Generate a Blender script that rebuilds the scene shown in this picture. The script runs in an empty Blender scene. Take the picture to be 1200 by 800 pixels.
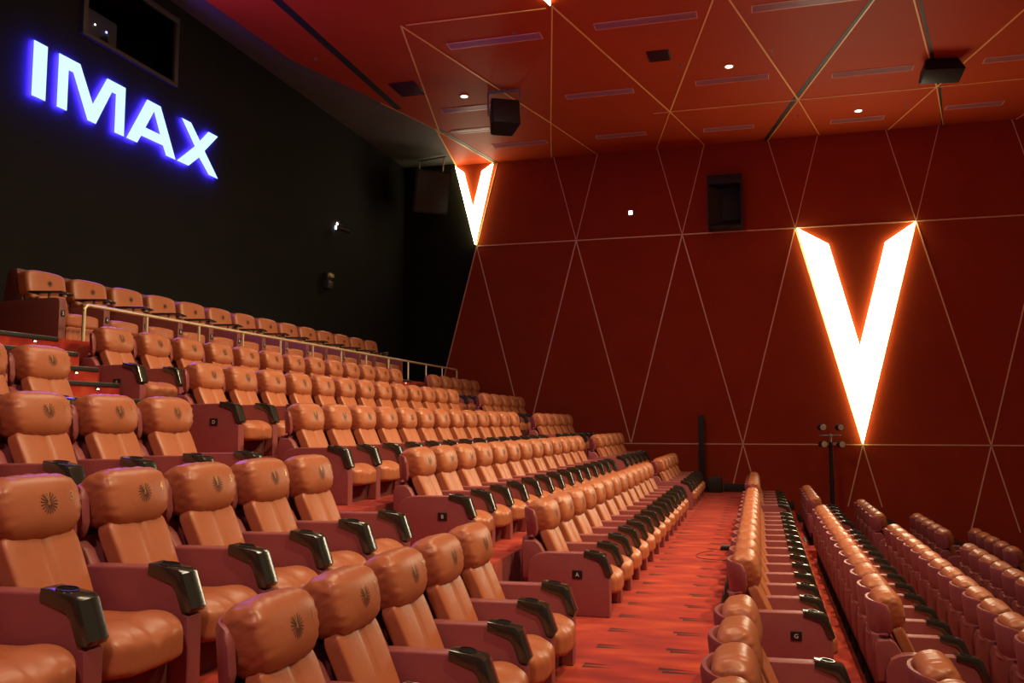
import bpy, bmesh, math, random
from mathutils import Vector, Matrix
from mathutils.bvhtree import BVHTree
random.seed(7)
SC = bpy.context.scene
COL = SC.collection
PI = math.pi
P = 0.66                      # seat pitch

# ------------------------------------------------------------------ materials
def new_mat(name):
    m = bpy.data.materials.new(name); m.use_nodes = True
    nt = m.node_tree
    return m, nt, nt.nodes['Principled BSDF']

def mat(name, col, rough=0.5, metal=0.0, noise=0.0, nscale=20.0, bump=0.0, bscale=60.0, coat=0.0, spec=0.5, sheen=0.0, stretch=(1, 1, 1), crough=0.1):
    m, nt, b = new_mat(name)
    N, L = nt.nodes, nt.links
    b.inputs['Base Color'].default_value = (*col, 1)
    b.inputs['Roughness'].default_value = rough
    b.inputs['Metallic'].default_value = metal
    b.inputs['Specular IOR Level'].default_value = spec
    b.inputs['Coat Weight'].default_value = coat
    b.inputs['Coat Roughness'].default_value = crough
    b.inputs['Sheen Weight'].default_value = sheen
    tc = N.new('ShaderNodeTexCoord'); mp = N.new('ShaderNodeMapping')
    mp.inputs['Scale'].default_value = stretch
    L.new(tc.outputs['Object'], mp.inputs['Vector'])
    if noise > 0:
        nz = N.new('ShaderNodeTexNoise'); nz.inputs['Scale'].default_value = nscale; nz.inputs['Detail'].default_value = 4
        L.new(mp.outputs[0], nz.inputs['Vector'])
        mx = N.new('ShaderNodeMix'); mx.data_type = 'RGBA'
        mx.inputs[6].default_value = (*[c * (1 - noise) for c in col], 1)
        mx.inputs[7].default_value = (*[min(1, c * (1 + noise)) for c in col], 1)
        L.new(nz.outputs['Fac'], mx.inputs[0]); L.new(mx.outputs[2], b.inputs['Base Color'])
    if bump > 0:
        nb = N.new('ShaderNodeTexNoise'); nb.inputs['Scale'].default_value = bscale; nb.inputs['Detail'].default_value = 3
        L.new(mp.outputs[0], nb.inputs['Vector'])
        bp = N.new('ShaderNodeBump'); bp.inputs['Strength'].default_value = bump; bp.inputs['Distance'].default_value = 0.01
        L.new(nb.outputs['Fac'], bp.inputs['Height']); L.new(bp.outputs[0], b.inputs['Normal'])
    return m

def emis(name, col, s):
    m, nt, b = new_mat(name)
    b.inputs['Base Color'].default_value = (0, 0, 0, 1)
    b.inputs['Emission Color'].default_value = (*col, 1)
    b.inputs['Emission Strength'].default_value = s
    return m

M = {}
M['leather'] = mat('tan_leather', (0.47, 0.146, 0.066), 0.37, noise=0.10, nscale=9, bump=0.14, bscale=26, spec=0.5)
M['vinyl'] = mat('plum_vinyl', (0.30, 0.076, 0.082), 0.46, noise=0.08, nscale=12, bump=0.06, bscale=260)
M['vinyl_dark'] = mat('deep_plum_vinyl', (0.22, 0.06, 0.06), 0.55)
M['vinyl_edge'] = mat('plum_vinyl_edge', (0.36, 0.10, 0.08), 0.48, bump=0.05, bscale=200)
M['panel'] = mat('dark_plum_vinyl', (0.15, 0.042, 0.045), 0.6, noise=0.08)
M['base'] = mat('black_steel', (0.02, 0.018, 0.018), 0.5, metal=0.3)
M['gloss'] = mat('black_gloss_plastic', (0.026, 0.026, 0.020), 0.17, spec=0.7, coat=0.3)  # olive tinge in the black paints in a warm reflection
M['well'] = mat('cup_well_shade', (0.006, 0.006, 0.008), 0.8, spec=0.1)
M['emb'] = mat('dark_stitching', (0.05, 0.022, 0.016), 0.6)
M['gold'] = mat('gold_print', (0.85, 0.52, 0.2), 0.3, metal=0.7)
M['white'] = mat('white_print', (0.8, 0.8, 0.78), 0.5)
M['plate'] = mat('black_plate', (0.012, 0.011, 0.010), 0.35)
M['brass'] = mat('brass_strip', (0.95, 0.64, 0.36), 0.4, metal=0.1)
M['brassc'] = mat('brass_strip_ceiling', (1.0, 0.60, 0.20), 0.4, metal=0.0)
M['rail'] = mat('brushed_brass_rail', (0.86, 0.70, 0.46), 0.36, metal=0.6)
M['wallred'] = mat('red_fabric_panel', (0.38, 0.050, 0.015), 0.75, noise=0.13, nscale=1.2, bump=0.12, bscale=180, spec=0.1)
M['blackwall'] = mat('black_acoustic_fabric', (0.0095, 0.0085, 0.008), 0.85, noise=0.25, nscale=1.5, bump=0.1, bscale=120, spec=0.2)
M['soffit'] = mat('dark_grey_soffit', (0.13, 0.12, 0.115), 0.55, noise=0.2, nscale=1.0)
M['black'] = mat('matte_black', (0.016, 0.016, 0.015), 0.6)
M['darkgrey'] = mat('dark_grey_metal', (0.05, 0.052, 0.045), 0.45, metal=0.3)
M['grey'] = mat('grey_metal', (0.32, 0.30, 0.27), 0.4, metal=0.7)
M['winframe'] = mat('window_frame_grey', (0.045, 0.038, 0.040), 0.5)
M['winbox'] = mat('booth_dark_blue', (0.05, 0.055, 0.09), 0.5)
M['louver'] = mat('linear_grille_mauve', (0.50, 0.22, 0.24), 0.35, spec=0.6)
M['louverf'] = mat('linear_grille_rim', (0.85, 0.45, 0.36), 0.35)
M['vent'] = mat('vent_dark', (0.07, 0.012, 0.012), 0.5)
M['nosing'] = mat('aluminium_nosing', (0.42, 0.42, 0.46), 0.3, metal=0.7)
M['lensglass'] = mat('lens_cream', (0.75, 0.66, 0.42), 0.25)
M['V'] = emis('warm_light_panel', (1.0, 0.86, 0.56), 14.0)
M['Vside'] = emis('warm_light_edge', (1.0, 0.86, 0.34), 9.0)
M['sign'] = emis('sign_face', (0.50, 0.82, 1.0), 1.6)
M['signside'] = emis('sign_halo', (0.04, 0.02, 1.0), 220.0)
M['signedge'] = emis('sign_edge', (0.12, 0.10, 1.0), 1.2)
M['bulb'] = emis('step_bulb', (1.0, 0.50, 0.28), 10.0)
M['down'] = emis('downlight_lens', (1.0, 0.75, 0.55), 6.0)
M['ledw'] = emis('small_white_led', (1.0, 0.95, 1.0), 8.0)
M['ledb'] = emis('small_blue_led', (0.2, 0.25, 1.0), 6.0)

# glossy lacquered red ceiling
def ceiling_mat():
    m, nt, b = new_mat('red_lacquer_ceiling')
    N, L = nt.nodes, nt.links
    tc = N.new('ShaderNodeTexCoord')
    nz = N.new('ShaderNodeTexNoise'); nz.inputs['Scale'].default_value = 0.6; nz.inputs['Detail'].default_value = 2
    L.new(tc.outputs['Object'], nz.inputs['Vector'])
    mx = N.new('ShaderNodeMix'); mx.data_type = 'RGBA'
    mx.inputs[6].default_value = (0.44, 0.050, 0.013, 1); mx.inputs[7].default_value = (0.52, 0.066, 0.017, 1)
    L.new(nz.outputs['Fac'], mx.inputs[0]); L.new(mx.outputs[2], b.inputs['Base Color'])
    b.inputs['Roughness'].default_value = 0.6; b.inputs['Specular IOR Level'].default_value = 0.10
    return m
M['ceil'] = ceiling_mat()

# carpet: red with streaks running across the aisle and pairs of black darts
def carpet_mat():
    m, nt, b = new_mat('red_carpet')
    N, L = nt.nodes, nt.links
    def math_(op, a, c=None, d=None):
        n = N.new('ShaderNodeMath'); n.operation = op
        for i, v in enumerate((a, c, d)):
            if v is None: continue
            if isinstance(v, (int, float)): n.inputs[i].default_value = v
            else: L.new(v, n.inputs[i])
        return n.outputs[0]
    tc = N.new('ShaderNodeTexCoord'); sep = N.new('ShaderNodeSeparateXYZ')
    L.new(tc.outputs['Object'], sep.inputs[0])
    X, Y = sep.outputs[0], sep.outputs[1]
    mp = N.new('ShaderNodeMapping'); mp.inputs['Scale'].default_value = (1.1, 3.2, 3.2)
    L.new(tc.outputs['Object'], mp.inputs[0])
    nz = N.new('ShaderNodeTexNoise'); nz.inputs['Scale'].default_value = 1.5; nz.inputs['Detail'].default_value = 5
    L.new(mp.outputs[0], nz.inputs['Vector'])
    rmp = N.new('ShaderNodeValToRGB')
    e = rmp.color_ramp.elements
    e[0].position = 0.30; e[0].color = (0.25, 0.013, 0.012, 1)
    e[1].position = 0.72; e[1].color = (0.52, 0.070, 0.022, 1)
    k = e.new(0.52); k.color = (0.38, 0.026, 0.014, 1)
    L.new(nz.outputs['Fac'], rmp.inputs[0])
    fine = N.new('ShaderNodeTexNoise'); fine.inputs['Scale'].default_value = 160
    L.new(tc.outputs['Object'], fine.inputs['Vector'])
    # darts: period 0.56 m in Y and 0.57 m in X; thin wedges pointing along X
    def dart(dy, dx, ln, wd):
        fy = math_('FRACT', math_('MULTIPLY', math_('ADD', Y, 100 - 6.13 + 0.28 - dy), 1 / 0.56))
        fx = math_('FRACT', math_('MULTIPLY', math_('ADD', X, 100 + 0.91 + 0.285 - dx), 1 / 0.57))
        yy = math_('ABSOLUTE', math_('MULTIPLY', math_('SUBTRACT', fy, 0.5), 0.56))
        xx = math_('ADD', math_('MULTIPLY', math_('SUBTRACT', fx, 0.5), 0.57), ln / 2)
        w = math_('MULTIPLY', math_('SUBTRACT', ln, xx), wd / ln)
        a = math_('LESS_THAN', yy, w); c = math_('GREATER_THAN', xx, 0.0)
        return math_('MULTIPLY', a, c)
    d = math_('MAXIMUM', dart(0.036, 0.0, 0.27, 0.036), dart(-0.034, 0.02, 0.24, 0.034))
    aisle = math_('MULTIPLY', math_('GREATER_THAN', X, -1.25), math_('LESS_THAN', X, -0.2))
    d = math_('MULTIPLY', d, aisle)
    mx = N.new('ShaderNodeMix'); mx.data_type = 'RGBA'
    mx.inputs[7].default_value = (0.02, 0.004, 0.004, 1)
    L.new(math_('MULTIPLY', d, 0.85), mx.inputs[0]); L.new(rmp.outputs[0], mx.inputs[6])
    L.new(mx.outputs[2], b.inputs['Base Color'])
    b.inputs['Roughness'].default_value = 0.9; b.inputs['Specular IOR Level'].default_value = 0.15
    b.inputs['Sheen Weight'].default_value = 0.15
    bp = N.new('ShaderNodeBump'); bp.inputs['Strength'].default_value = 0.3; bp.inputs['Distance'].default_value = 0.006
    L.new(fine.outputs['Fac'], bp.inputs['Height']); L.new(bp.outputs[0], b.inputs['Normal'])
    return m
M['carpet'] = carpet_mat()

# ------------------------------------------------------------------ mesh helpers
def finish(name, bm, mats, parent=None, loc=None, ang=40):
    bmesh.ops.recalc_face_normals(bm, faces=bm.faces[:])
    me = bpy.data.meshes.new(name); bm.to_mesh(me); bm.free()
    if not isinstance(mats, (list, tuple)): mats = [mats]
    for m in mats: me.materials.append(m)
    for p in me.polygons: p.use_smooth = True
    me.set_sharp_from_angle(angle=math.radians(ang))
    o = bpy.data.objects.new(name, me); COL.objects.link(o)
    if parent: o.parent = parent
    if loc: o.location = loc
    return o

def empty(name, loc, label, cat, group=None):
    o = bpy.data.objects.new(name, None); COL.objects.link(o); o.location = loc
    o.empty_display_size = 0.1
    tag(o, label, cat, group); return o
def tag(o, label, cat, group=None):
    o['label'] = label; o['category'] = cat
    if group: o['group'] = group
    return o
def struct(o): o['kind'] = 'structure'; return o

def box(bm, x0, x1, y0, y1, z0, z1, bev=0.0, seg=2, mi=0, rot=None):
    r = bmesh.ops.create_cube(bm, size=1.0)
    c = Vector(((x0 + x1) / 2, (y0 + y1) / 2, (z0 + z1) / 2))
    for v in r['verts']:
        v.co = Vector((v.co.x * (x1 - x0), v.co.y * (y1 - y0), v.co.z * (z1 - z0)))
    vs = r['verts']
    es = list({e for v in vs for e in v.link_edges}); fs = list({f for v in vs for f in v.link_faces})
    if bev > 0:
        rr = bmesh.ops.bevel(bm, geom=es, offset=bev, segments=seg, affect='EDGES', profile=0.5)
        vs = list({v for f in rr['faces'] for v in f.verts} | {v for v in vs if v.is_valid})
        fs = list({f for v in vs for f in v.link_faces})
    if rot is not None:
        for v in vs: v.co = rot @ v.co
    for v in vs: v.co += c
    for f in fs: f.material_index = mi
    return vs

def prism(bm, pts, y0, y1, bev=0.0, seg=2, mi=0, axis='y'):
    """extrude the outline pts (a,b): axis y -> (x,z) ; x -> (y,z) ; z -> (x,y)"""
    def co(a, b, t):
        return {'y': (a, t, b), 'x': (t, a, b), 'z': (a, b, t)}[axis]
    A = [bm.verts.new(co(a, b, y0)) for a, b in pts]; B = [bm.verts.new(co(a, b, y1)) for a, b in pts]
    n = len(pts); fs = [bm.faces.new(A), bm.faces.new(B[::-1])]
    for i in range(n): fs.append(bm.faces.new((A[i], B[i], B[(i + 1) % n], A[(i + 1) % n])))
    for f in fs: f.material_index = mi
    bmesh.ops.recalc_face_normals(bm, faces=fs)
    if bev > 0:
        es = list(set(fs[0].edges) | set(fs[1].edges))
        r = bmesh.ops.bevel(bm, geom=es, offset=bev, segments=seg, affect='EDGES', profile=0.5)
        for f in r['faces']: f.material_index = mi
    return fs

def tube(bm, path, r, n=8, mi=0, cap=True):
    path = [Vector(p) for p in path]; rings = []
    for i, p in enumerate(path):
        a = path[max(i - 1, 0)]; b = path[min(i + 1, len(path) - 1)]
        t = (b - a).normalized()
        up = Vector((0, 0, 1)) if abs(t.z) < 0.95 else Vector((1, 0, 0))
        s = t.cross(up).normalized(); u = s.cross(t)
        rr = r[i] if isinstance(r, (list, tuple)) else r
        rings.append([bm.verts.new(p + rr * (math.cos(2 * PI * k / n) * s + math.sin(2 * PI * k / n) * u)) for k in range(n)])
    for i in range(len(rings) - 1):
        for k in range(n):
            f = bm.faces.new((rings[i][k], rings[i][(k + 1) % n], rings[i + 1][(k + 1) % n], rings[i + 1][k])); f.material_index = mi
    if cap:
        f = bm.faces.new(rings[0]); f.material_index = mi
        f = bm.faces.new(rings[-1][::-1]); f.material_index = mi

def pillow(bm, half, k=(5, 5), n=12, deform=None, mi=0):
    """rounded soft block; points run -1..1 on each axis, deform(u, p) edits the final point"""
    vid = {}
    def V(a, b, c):
        key = (round(a, 6), round(b, 6), round(c, 6))
        if key not in vid:
            u = Vector((a, b, c))
            ex = k[0]
            if len(k) > 1:      # round section in x-z, squarer towards the ends
                e2 = k[1]
                s = ((abs(a) ** ex + abs(c) ** ex) ** (e2 / ex) + abs(b) ** e2) ** (1 / e2)
            else:
                s = (abs(a) ** ex + abs(b) ** ex + abs(c) ** ex) ** (1 / ex)
            q = u / s
            p = Vector((q.x * half[0], q.y * half[1], q.z * half[2]))
            if deform: p = deform(q, p)
            vid[key] = bm.verts.new(p)
        return vid[key]
    g = [-1 + 2 * i / n for i in range(n + 1)]
    g = [math.copysign(abs(t) ** 0.8, t) for t in g]
    for ax in range(3):
        for sgn in (-1, 1):
            for i in range(n):
                for j in range(n):
                    def pt(a, b):
                        c = [0, 0, 0]; c[ax] = sgn; c[(ax + 1) % 3] = a; c[(ax + 2) % 3] = b; return V(*c)
                    f = bm.faces.new((pt(g[i], g[j]), pt(g[i + 1], g[j]), pt(g[i + 1], g[j + 1]), pt(g[i], g[j + 1])))
                    f.material_index = mi

# ------------------------------------------------------------------ digits
_dig = {}
def text_mesh(s):
    if s in _dig: return _dig[s]
    cu = bpy.data.curves.new('numeral', 'FONT'); cu.body = s; cu.align_x = 'CENTER'; cu.align_y = 'CENTER'; cu.size = 1.0; cu.resolution_u = 3
    o = bpy.data.objects.new('tmp', cu); COL.objects.link(o)
    bpy.context.view_layer.update()
    me = bpy.data.meshes.new_from_object(o.evaluated_get(bpy.context.evaluated_depsgraph_get()))
    pts = [(v.co.x, v.co.y) for v in me.vertices]; fc = [tuple(p.vertices) for p in me.polygons]
    bpy.data.objects.remove(o); bpy.data.curves.remove(cu); bpy.data.meshes.remove(me)
    _dig[s] = (pts, fc); return _dig[s]

def add_text(bm, s, size, place, mi=0):
    pts, fc = text_mesh(s)
    vs = [bm.verts.new(place(a * size, b * size)) for a, b in pts]
    for f in fc:
        try: q = bm.faces.new([vs[i] for i in f]); q.material_index = mi
        except ValueError: pass

# ------------------------------------------------------------------ the recliner of the main rows
HEADC = Vector((-0.085, 0, 0.838)); HTILT = math.radians(-12)
def head_deform(seed):
    R = Matrix.Rotation(HTILT, 3, 'Y')
    rnd = random.Random(seed); ph = [rnd.uniform(0, 6) for _ in range(6)]
    def f(q, p):
        p = p.copy()
        # lower edge narrower, front fuller towards the top, seam sides puckered
        p.y *= 1.0 - 0.17 * max(0, -q.z) ** 1.6 + 0.01 * q.z - 0.05 * max(0, q.z) ** 4
        e = max(0.0, abs(q.y) - 0.70) / 0.30
        if q.x > -0.3:
            p.x += 0.012 * (1 - q.y ** 2) * (1 - q.z ** 2)
        pk = math.sin(q.z * 17 + ph[0] + q.y) * math.sin(q.x * 5 + ph[1])
        p.y += 0.004 * e * pk * math.copysign(1, q.y)
        p.x += 0.004 * e * math.sin(q.z * 19 + ph[2])
        p.z += 0.004 * e * math.sin(q.x * 9 + q.z * 12 + ph[1])
        ez = max(0.0, abs(q.z) - 0.72) / 0.28
        p.z += 0.004 * ez * math.sin(q.y * 19 + ph[3])
        p.x += 0.0025 * math.sin(q.y * 4 + ph[4]) * math.sin(q.z * 3 + ph[5])
        p.z += 0.012 * (1 - q.y ** 2) * (1 if q.z > 0 else -0.6) * abs(q.z)
        return R @ p + HEADC
    return f

def build_recliner(seed):
    root = bpy.data.objects.new('recliner_seat', None); COL.objects.link(root)
    # headrest
    bm = bmesh.new(); pillow(bm, (0.114, 0.243, 0.148), (2.8, 6.5), 20, head_deform(seed))
    bvh = BVHTree.FromBMesh(bm)
    head = finish('headrest', bm, M['leather'], root, ang=180)
    def on_head(y, z, off=0.0022):
        h = bvh.ray_cast(Vector((0.6, y, z)), Vector((-1, 0, 0)))
        return (h[0].x if h[0] else 0.0) + off
    # emblem: sunburst of fine stitched rays, the two upper ones gold
    bm = bmesh.new(); ey, ez = -0.0, 0.872
    for i in range(18):
        a = PI / 2 + 2 * PI * i / 18
        gold = i in (0, 1)
        L0, L1 = (0.010, 0.050) if not gold else (0.002, 0.050)
        w = 0.0024 if not gold else 0.0036
        d = Vector((math.cos(a), math.sin(a))); s = Vector((-d.y, d.x))
        prev = None
        for t in range(4):
            l = L0 + (L1 - L0) * t / 3; ww = w * (0.35 + 0.65 * t / 3) if gold else w * (0.6 + 0.4 * t / 3)
            c = Vector((ey, ez)) + d * l
            pr = [c + s * ww, c - s * ww]
            vv = [bm.verts.new((on_head(q.x, q.y, 0.0030 if gold else 0.0022), q.x, q.y)) for q in pr]
            if prev:
                f = bm.faces.new((prev[0], prev[1], vv[1], vv[0])); f.material_index = 1 if gold else 0
            prev = vv
    finish('emblem', bm, [M['emb'], M['gold']], head)
    # headrest shell: curved cup behind the head
    bm = bmesh.new()
    n = 40; rows = []
    for j, t in enumerate((0, 0.12, 0.5, 0.9, 1.0)):
        row = []
        for i in range(n + 1):
            s = -1 + 2 * i / n
            a = s * math.radians(82)
            y = math.sin(a) * 0.308 / math.sin(math.radians(82))
            x = -0.252 + (1 - math.cos(a)) * 0.190
            zt = 0.925 - 0.020 * s ** 4 - 0.045 * s ** 24; zb = 0.640 + 0.040 * s * s + 0.045 * s ** 24
            z = zb + (zt - zb) * t
            x -= (z - 0.80) * 0.10
            ins = 0.012 if t in (0, 1.0) else 0
            nx, ny = math.cos(a), -math.sin(a)
            row.append((x + nx * ins, y + ny * ins, z, nx, ny))
        rows.append(row)
    outer = [[bm.verts.new((p[0], p[1], p[2])) for p in r] for r in rows]
    inner = [[bm.verts.new((p[0] + p[3] * (0.045 - 2 * (0.012 if jj in (0, 4) else 0)), p[1] + p[4] * (0.045 - 2 * (0.012 if jj in (0, 4) else 0)), p[2])) for p in r] for jj, r in enumerate(rows)]
    for g in (outer, inner):
        for j in range(4):
            for i in range(n): bm.faces.new((g[j][i], g[j][i + 1], g[j + 1][i + 1], g[j + 1][i]))
    for j in (0, 4):
        for i in range(n): bm.faces.new((outer[j][i], outer[j][i + 1], inner[j][i + 1], inner[j][i]))
    for i in (0, n):
        for j in range(4): bm.faces.new((outer[j][i], outer[j + 1][i], inner[j + 1][i], inner[j][i]))
    finish('headrest_shell', bm, M['vinyl'], root)
    # back shell and lower wings
    bm = bmesh.new()
    prism(bm, [(-0.235, 0.30), (-0.245, 0.50), (-0.235, 0.665), (-0.14, 0.665), (-0.02, 0.40), (0.02, 0.22), (-0.20, 0.22)], -0.245, 0.245, 0.015, 2)
    for sy in (-1, 1):
        pts = [(-0.215, 0.30), (-0.225, 0.58), (-0.20, 0.635), (-0.10, 0.645), (-0.055, 0.61), (0.055, 0.42), (0.06, 0.30)]
        y0 = sy * 0.240; y1 = sy * 0.318
        prism(bm, pts, min(y0, y1), max(y0, y1), 0.016, 3)
    # rounded welt under the head shell, seen from behind
    tube(bm, [(-0.245 + 0.12 * s ** 2, s * 0.305, 0.632 + 0.05 * s * s) for s in [i / 8 for i in range(-8, 9)]], 0.013, 6)
    finish('back_shell', bm, M['vinyl'], root)
    # backrest
    bm = bmesh.new(); R = Matrix.Rotation(math.radians(-24), 3, 'Y')
    def bd(q, p):
        p = p.copy()
        p.y *= 1 + 0.05 * q.z
        if q.x > 0:
            p.x += 0.004 * (1 - (abs(q.y) * 2 - 1) ** 2) - 0.008 * math.exp(-(p.y / 0.008) ** 2)
            p.x -= 0.006 * max(0, q.z - 0.3)
        return R @ p + Vector((0.045, 0, 0.525))
    n_ = 24; pillow(bm, (0.050, 0.214, 0.225), (9,), n_, bd)
    finish('backrest', bm, M['leather'], root, ang=180)
    # seat cushion
    bm = bmesh.new()
    def cd(q, p):
        p = p.copy(); fr = max(0, q.x)
        p.z += 0.010 * (1 - (abs(q.y) * 2 - 1) ** 2) * (q.z > 0) * max(0.2, q.x) - 0.012 * math.exp(-(p.y / 0.013) ** 2) * (q.z > 0)
        p.z += 0.022 * math.exp(-((q.x - 0.55) / 0.35) ** 2) * q.z
        p.z -= 0.035 * fr ** 4
        e = max(0, q.x - 0.6) / 0.4
        p.x += 0.006 * e * math.sin(q.y * 21)
        p.x += 0.018 * e * (1 - q.y ** 2)
        p.z += 0.002 * math.sin(q.y * 13 + q.x * 4) * e
        return p + Vector((0.33, 0, 0.275))
    pillow(bm, (0.305, 0.268, 0.086), (5,), 18, cd)
    finish('seat_cushion', bm, M['leather'], root, ang=180)
    # base
    bm = bmesh.new()
    box(bm, -0.19, 0.44, -0.262, 0.262, 0.13, 0.20, 0.008)
    box(bm, -0.19, -0.16, -0.262, 0.262, 0.0, 0.24, 0.005)
    finish('under_frame', bm, M['base'], root)
    bm = bmesh.new(); box(bm, 0.475, 0.505, -0.262, 0.262, 0.0, 0.165, 0.008)
    finish('front_panel', bm, M['panel'], root)
    arm = build_arm(root, -P / 2)
    return root

def build_arm(root, yc):
    bm = bmesh.new()
    prism(bm, [(-0.15, 0.0), (-0.15, 0.42), (-0.11, 0.50), (-0.05, 0.535), (0.02, 0.548), (0.36, 0.553), (0.40, 0.545), (0.44, 0.505), (0.505, 0.475),
               (0.55, 0.42), (0.575, 0.345), (0.60, 0.335), (0.60, 0.0)], -0.052, 0.052, 0.012, 3)
    a = finish('armrest', bm, M['vinyl'], root, (0, yc, 0), ang=30)
    bm = bmesh.new()
    prism(bm, [(0.368, 0.520), (0.372, 0.572), (0.535, 0.548), (0.562, 0.530), (0.618, 0.372), (0.606, 0.350), (0.560, 0.352), (0.520, 0.455), (0.500, 0.478)], -0.060, 0.060, 0.007, 2)
    # cup well rim; a flat black disc paints the shade of the hollow
    rn = 20; c = Vector((0.455, 0, 0.5645)); tl = math.radians(8.4)
    def ring(r, dz): return [bm.verts.new(c + Vector((r * math.cos(2 * PI * k / rn), r * math.sin(2 * PI * k / rn), dz - r * math.cos(2 * PI * k / rn) * math.tan(tl)))) for k in range(rn)]
    rs = [ring(0.046, -0.004), ring(0.045, 0.003), ring(0.041, 0.003)]
    for i in range(2):
        for k in range(rn): bm.faces.new((rs[i][k], rs[i][(k + 1) % rn], rs[i + 1][(k + 1) % rn], rs[i + 1][k]))
    r3 = ring(0.040, -0.0005)
    for k in range(rn):
        f = bm.faces.new((rs[2][k], rs[2][(k + 1) % rn], r3[(k + 1) % rn], r3[k])); f.material_index = 1
    f = bm.faces.new(r3); f.material_index = 1
    finish('cup_holder', bm, [M['gloss'], M['well']], a, ang=24)
    return a

def copy_tree(o, parent=None, loc=None):
    c = o.copy(); COL.objects.link(c)
    if parent is not None: c.parent = parent
    if loc is not None: c.location = loc
    for ch in list(o.children): copy_tree(ch, c)
    return c

protos = [build_recliner(s) for s in (1, 2, 3)]

# row plates on the aisle-side arm of the first seat of a block: black plate, one small white mark
def add_plate(arm, ch, sgn=-1):
    bm = bmesh.new()
    box(bm, 0.265, 0.355, sgn * 0.0560 - 0.004, sgn * 0.0560 + 0.004, 0.325, 0.400, 0.002)
    add_text(bm, ch, 0.05, lambda a, b: Vector((0.31 + (a if sgn < 0 else -a), sgn * 0.0612, 0.362 + b)), 1)
    finish('row_plate', bm, [M['plate'], M['white']], arm)['label'] = 'small black plate with a white row letter'

def add_numeral(head, s):
    me = head.data
    bm = bmesh.new(); bm.from_mesh(me); bvh = BVHTree.FromBMesh(bm); bm.free()
    bm = bmesh.new()
    def pl(a, b):
        y = 0.150 + a; z = 0.895 + b
        h = bvh.ray_cast(Vector((0.6, y, z)), Vector((-1, 0, 0)))
        return Vector(((h[0].x if h[0] else -0.02) + 0.003, y, z))
    add_text(bm, s, 0.062, pl)
    finish('seat_numeral', bm, M['gold'], head)['label'] = 'gold seat number ' + s

ORD = ['nearest', 'second nearest', 'third nearest', 'fourth nearest', 'fifth nearest', 'sixth nearest', 'seventh nearest', 'eighth nearest', 'ninth nearest',
       'tenth nearest', 'eleventh nearest', 'twelfth nearest', 'thirteenth nearest', 'fourteenth nearest']
ROWS = {  # name: (X of the emblem plane, floor height, description, seats of the near block, first numeral letter)
    'A': (-1.91, 0.0, 'first row above the wide aisle', 5),
    'B': (-3.19, 0.475, 'second row above the wide aisle', 6),
    'C': (-4.45, 0.92, 'third row above the wide aisle', 4),
    'D': (-5.67, 1.36, 'fourth row above the wide aisle', 3),
    'E': (-6.86, 1.78, 'fifth row above the wide aisle', 1),
    'G': (-0.06, -0.42, 'first row below the wide aisle', 4),
    'H': (1.09, -0.70, 'second row below the wide aisle', 2),
    'I': (2.24, -0.99, 'third row below the wide aisle', 0),
    'J': (3.38, -1.27, 'fourth row below the wide aisle', 0),
    'K': (4.53, -1.56, 'fifth row below the wide aisle', 0),
    'L': (5.68, -1.85, 'sixth row below the wide aisle', 0),
}
YA, YB, YF, PF = 6.036, 8.30, 18.42, 0.715
MARK = {'A': 'A', 'B': 'B', 'C': 'C', 'D': 'D', 'E': 'E', 'G': 'G', 'H': 'H', 'I': 'I', 'J': 'J', 'K': 'K', 'L': 'L'}
used = set(); cnt = 0
for rn_, (rx, rz, desc, nn) in ROWS.items():
    blocks = []
    if nn: blocks.append(('near', [YA - P * (nn - 1 - j) for j in range(nn)]))
    nm = 13
    mids = [YB + P * j for j in range(nm)]
    if rn_ in 'IJKL':
        # seats beyond the right edge of the frame and out of sight are not built
        skip = {'I': 0, 'J': 4, 'K': 8, 'L': 11}[rn_]
        mids = mids[skip:]
    blocks.append(('middle', mids))
    blocks.append(('far', [YF + PF * j for j in range(5)]))
    for bname, ys in blocks:
        for j, y in enumerate(ys):
            pi = cnt % 3; cnt += 1
            src = protos[pi]
            loc = (rx, y, rz)
            if pi in used: o = copy_tree(src, None, loc)
            else:
                o = src; used.add(pi)
            lab = '%s leather recliner of the %s block, %s' % (ORD[j], bname, desc)
            o.location = loc
            tag(o, lab[0].upper() + lab[1:], 'seat', 'tan leather recliners in rows')
            arm = [c for c in o.children if c.name.startswith('armrest')][0]
            head = [c for c in o.children if c.name.startswith('headrest') and not c.name.startswith('headrest_shell')][0]
            if j == 0 and bname != 'near': SP = ('plate', arm, MARK[rn_])
            else: SP = None
            pend = globals().setdefault('PEND', [])
            if SP: pend.append(SP)
            if j == len(ys) - 1: pend.append(('endarm', o))
            # gold numerals on the seats large enough in view to show them
            if rn_ in 'ABCD' and bname == 'near':
                num = {'A': 1, 'B': 2, 'C': 4, 'D': 5}[rn_] + j
                pend.append(('num', head, str(num)))
# extras are added only after every copy was made, so that no copy inherits them
for p in PEND:
    if p[0] == 'plate': add_plate(p[1], p[2])
    elif p[0] == 'endarm': pass
    elif p[0] == 'num': add_numeral(p[1], p[2])
armsrc = [c for c in protos[0].children if c.name.startswith('armrest')][0]
for p in PEND:
    if p[0] == 'endarm':
        a = armsrc.copy(); COL.objects.link(a); a.parent = p[1]; a.location = (0, P / 2, 0)
        for ch in armsrc.children:
            if ch.name.startswith('cup_holder'):
                c = ch.copy(); COL.objects.link(c); c.parent = a

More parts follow.
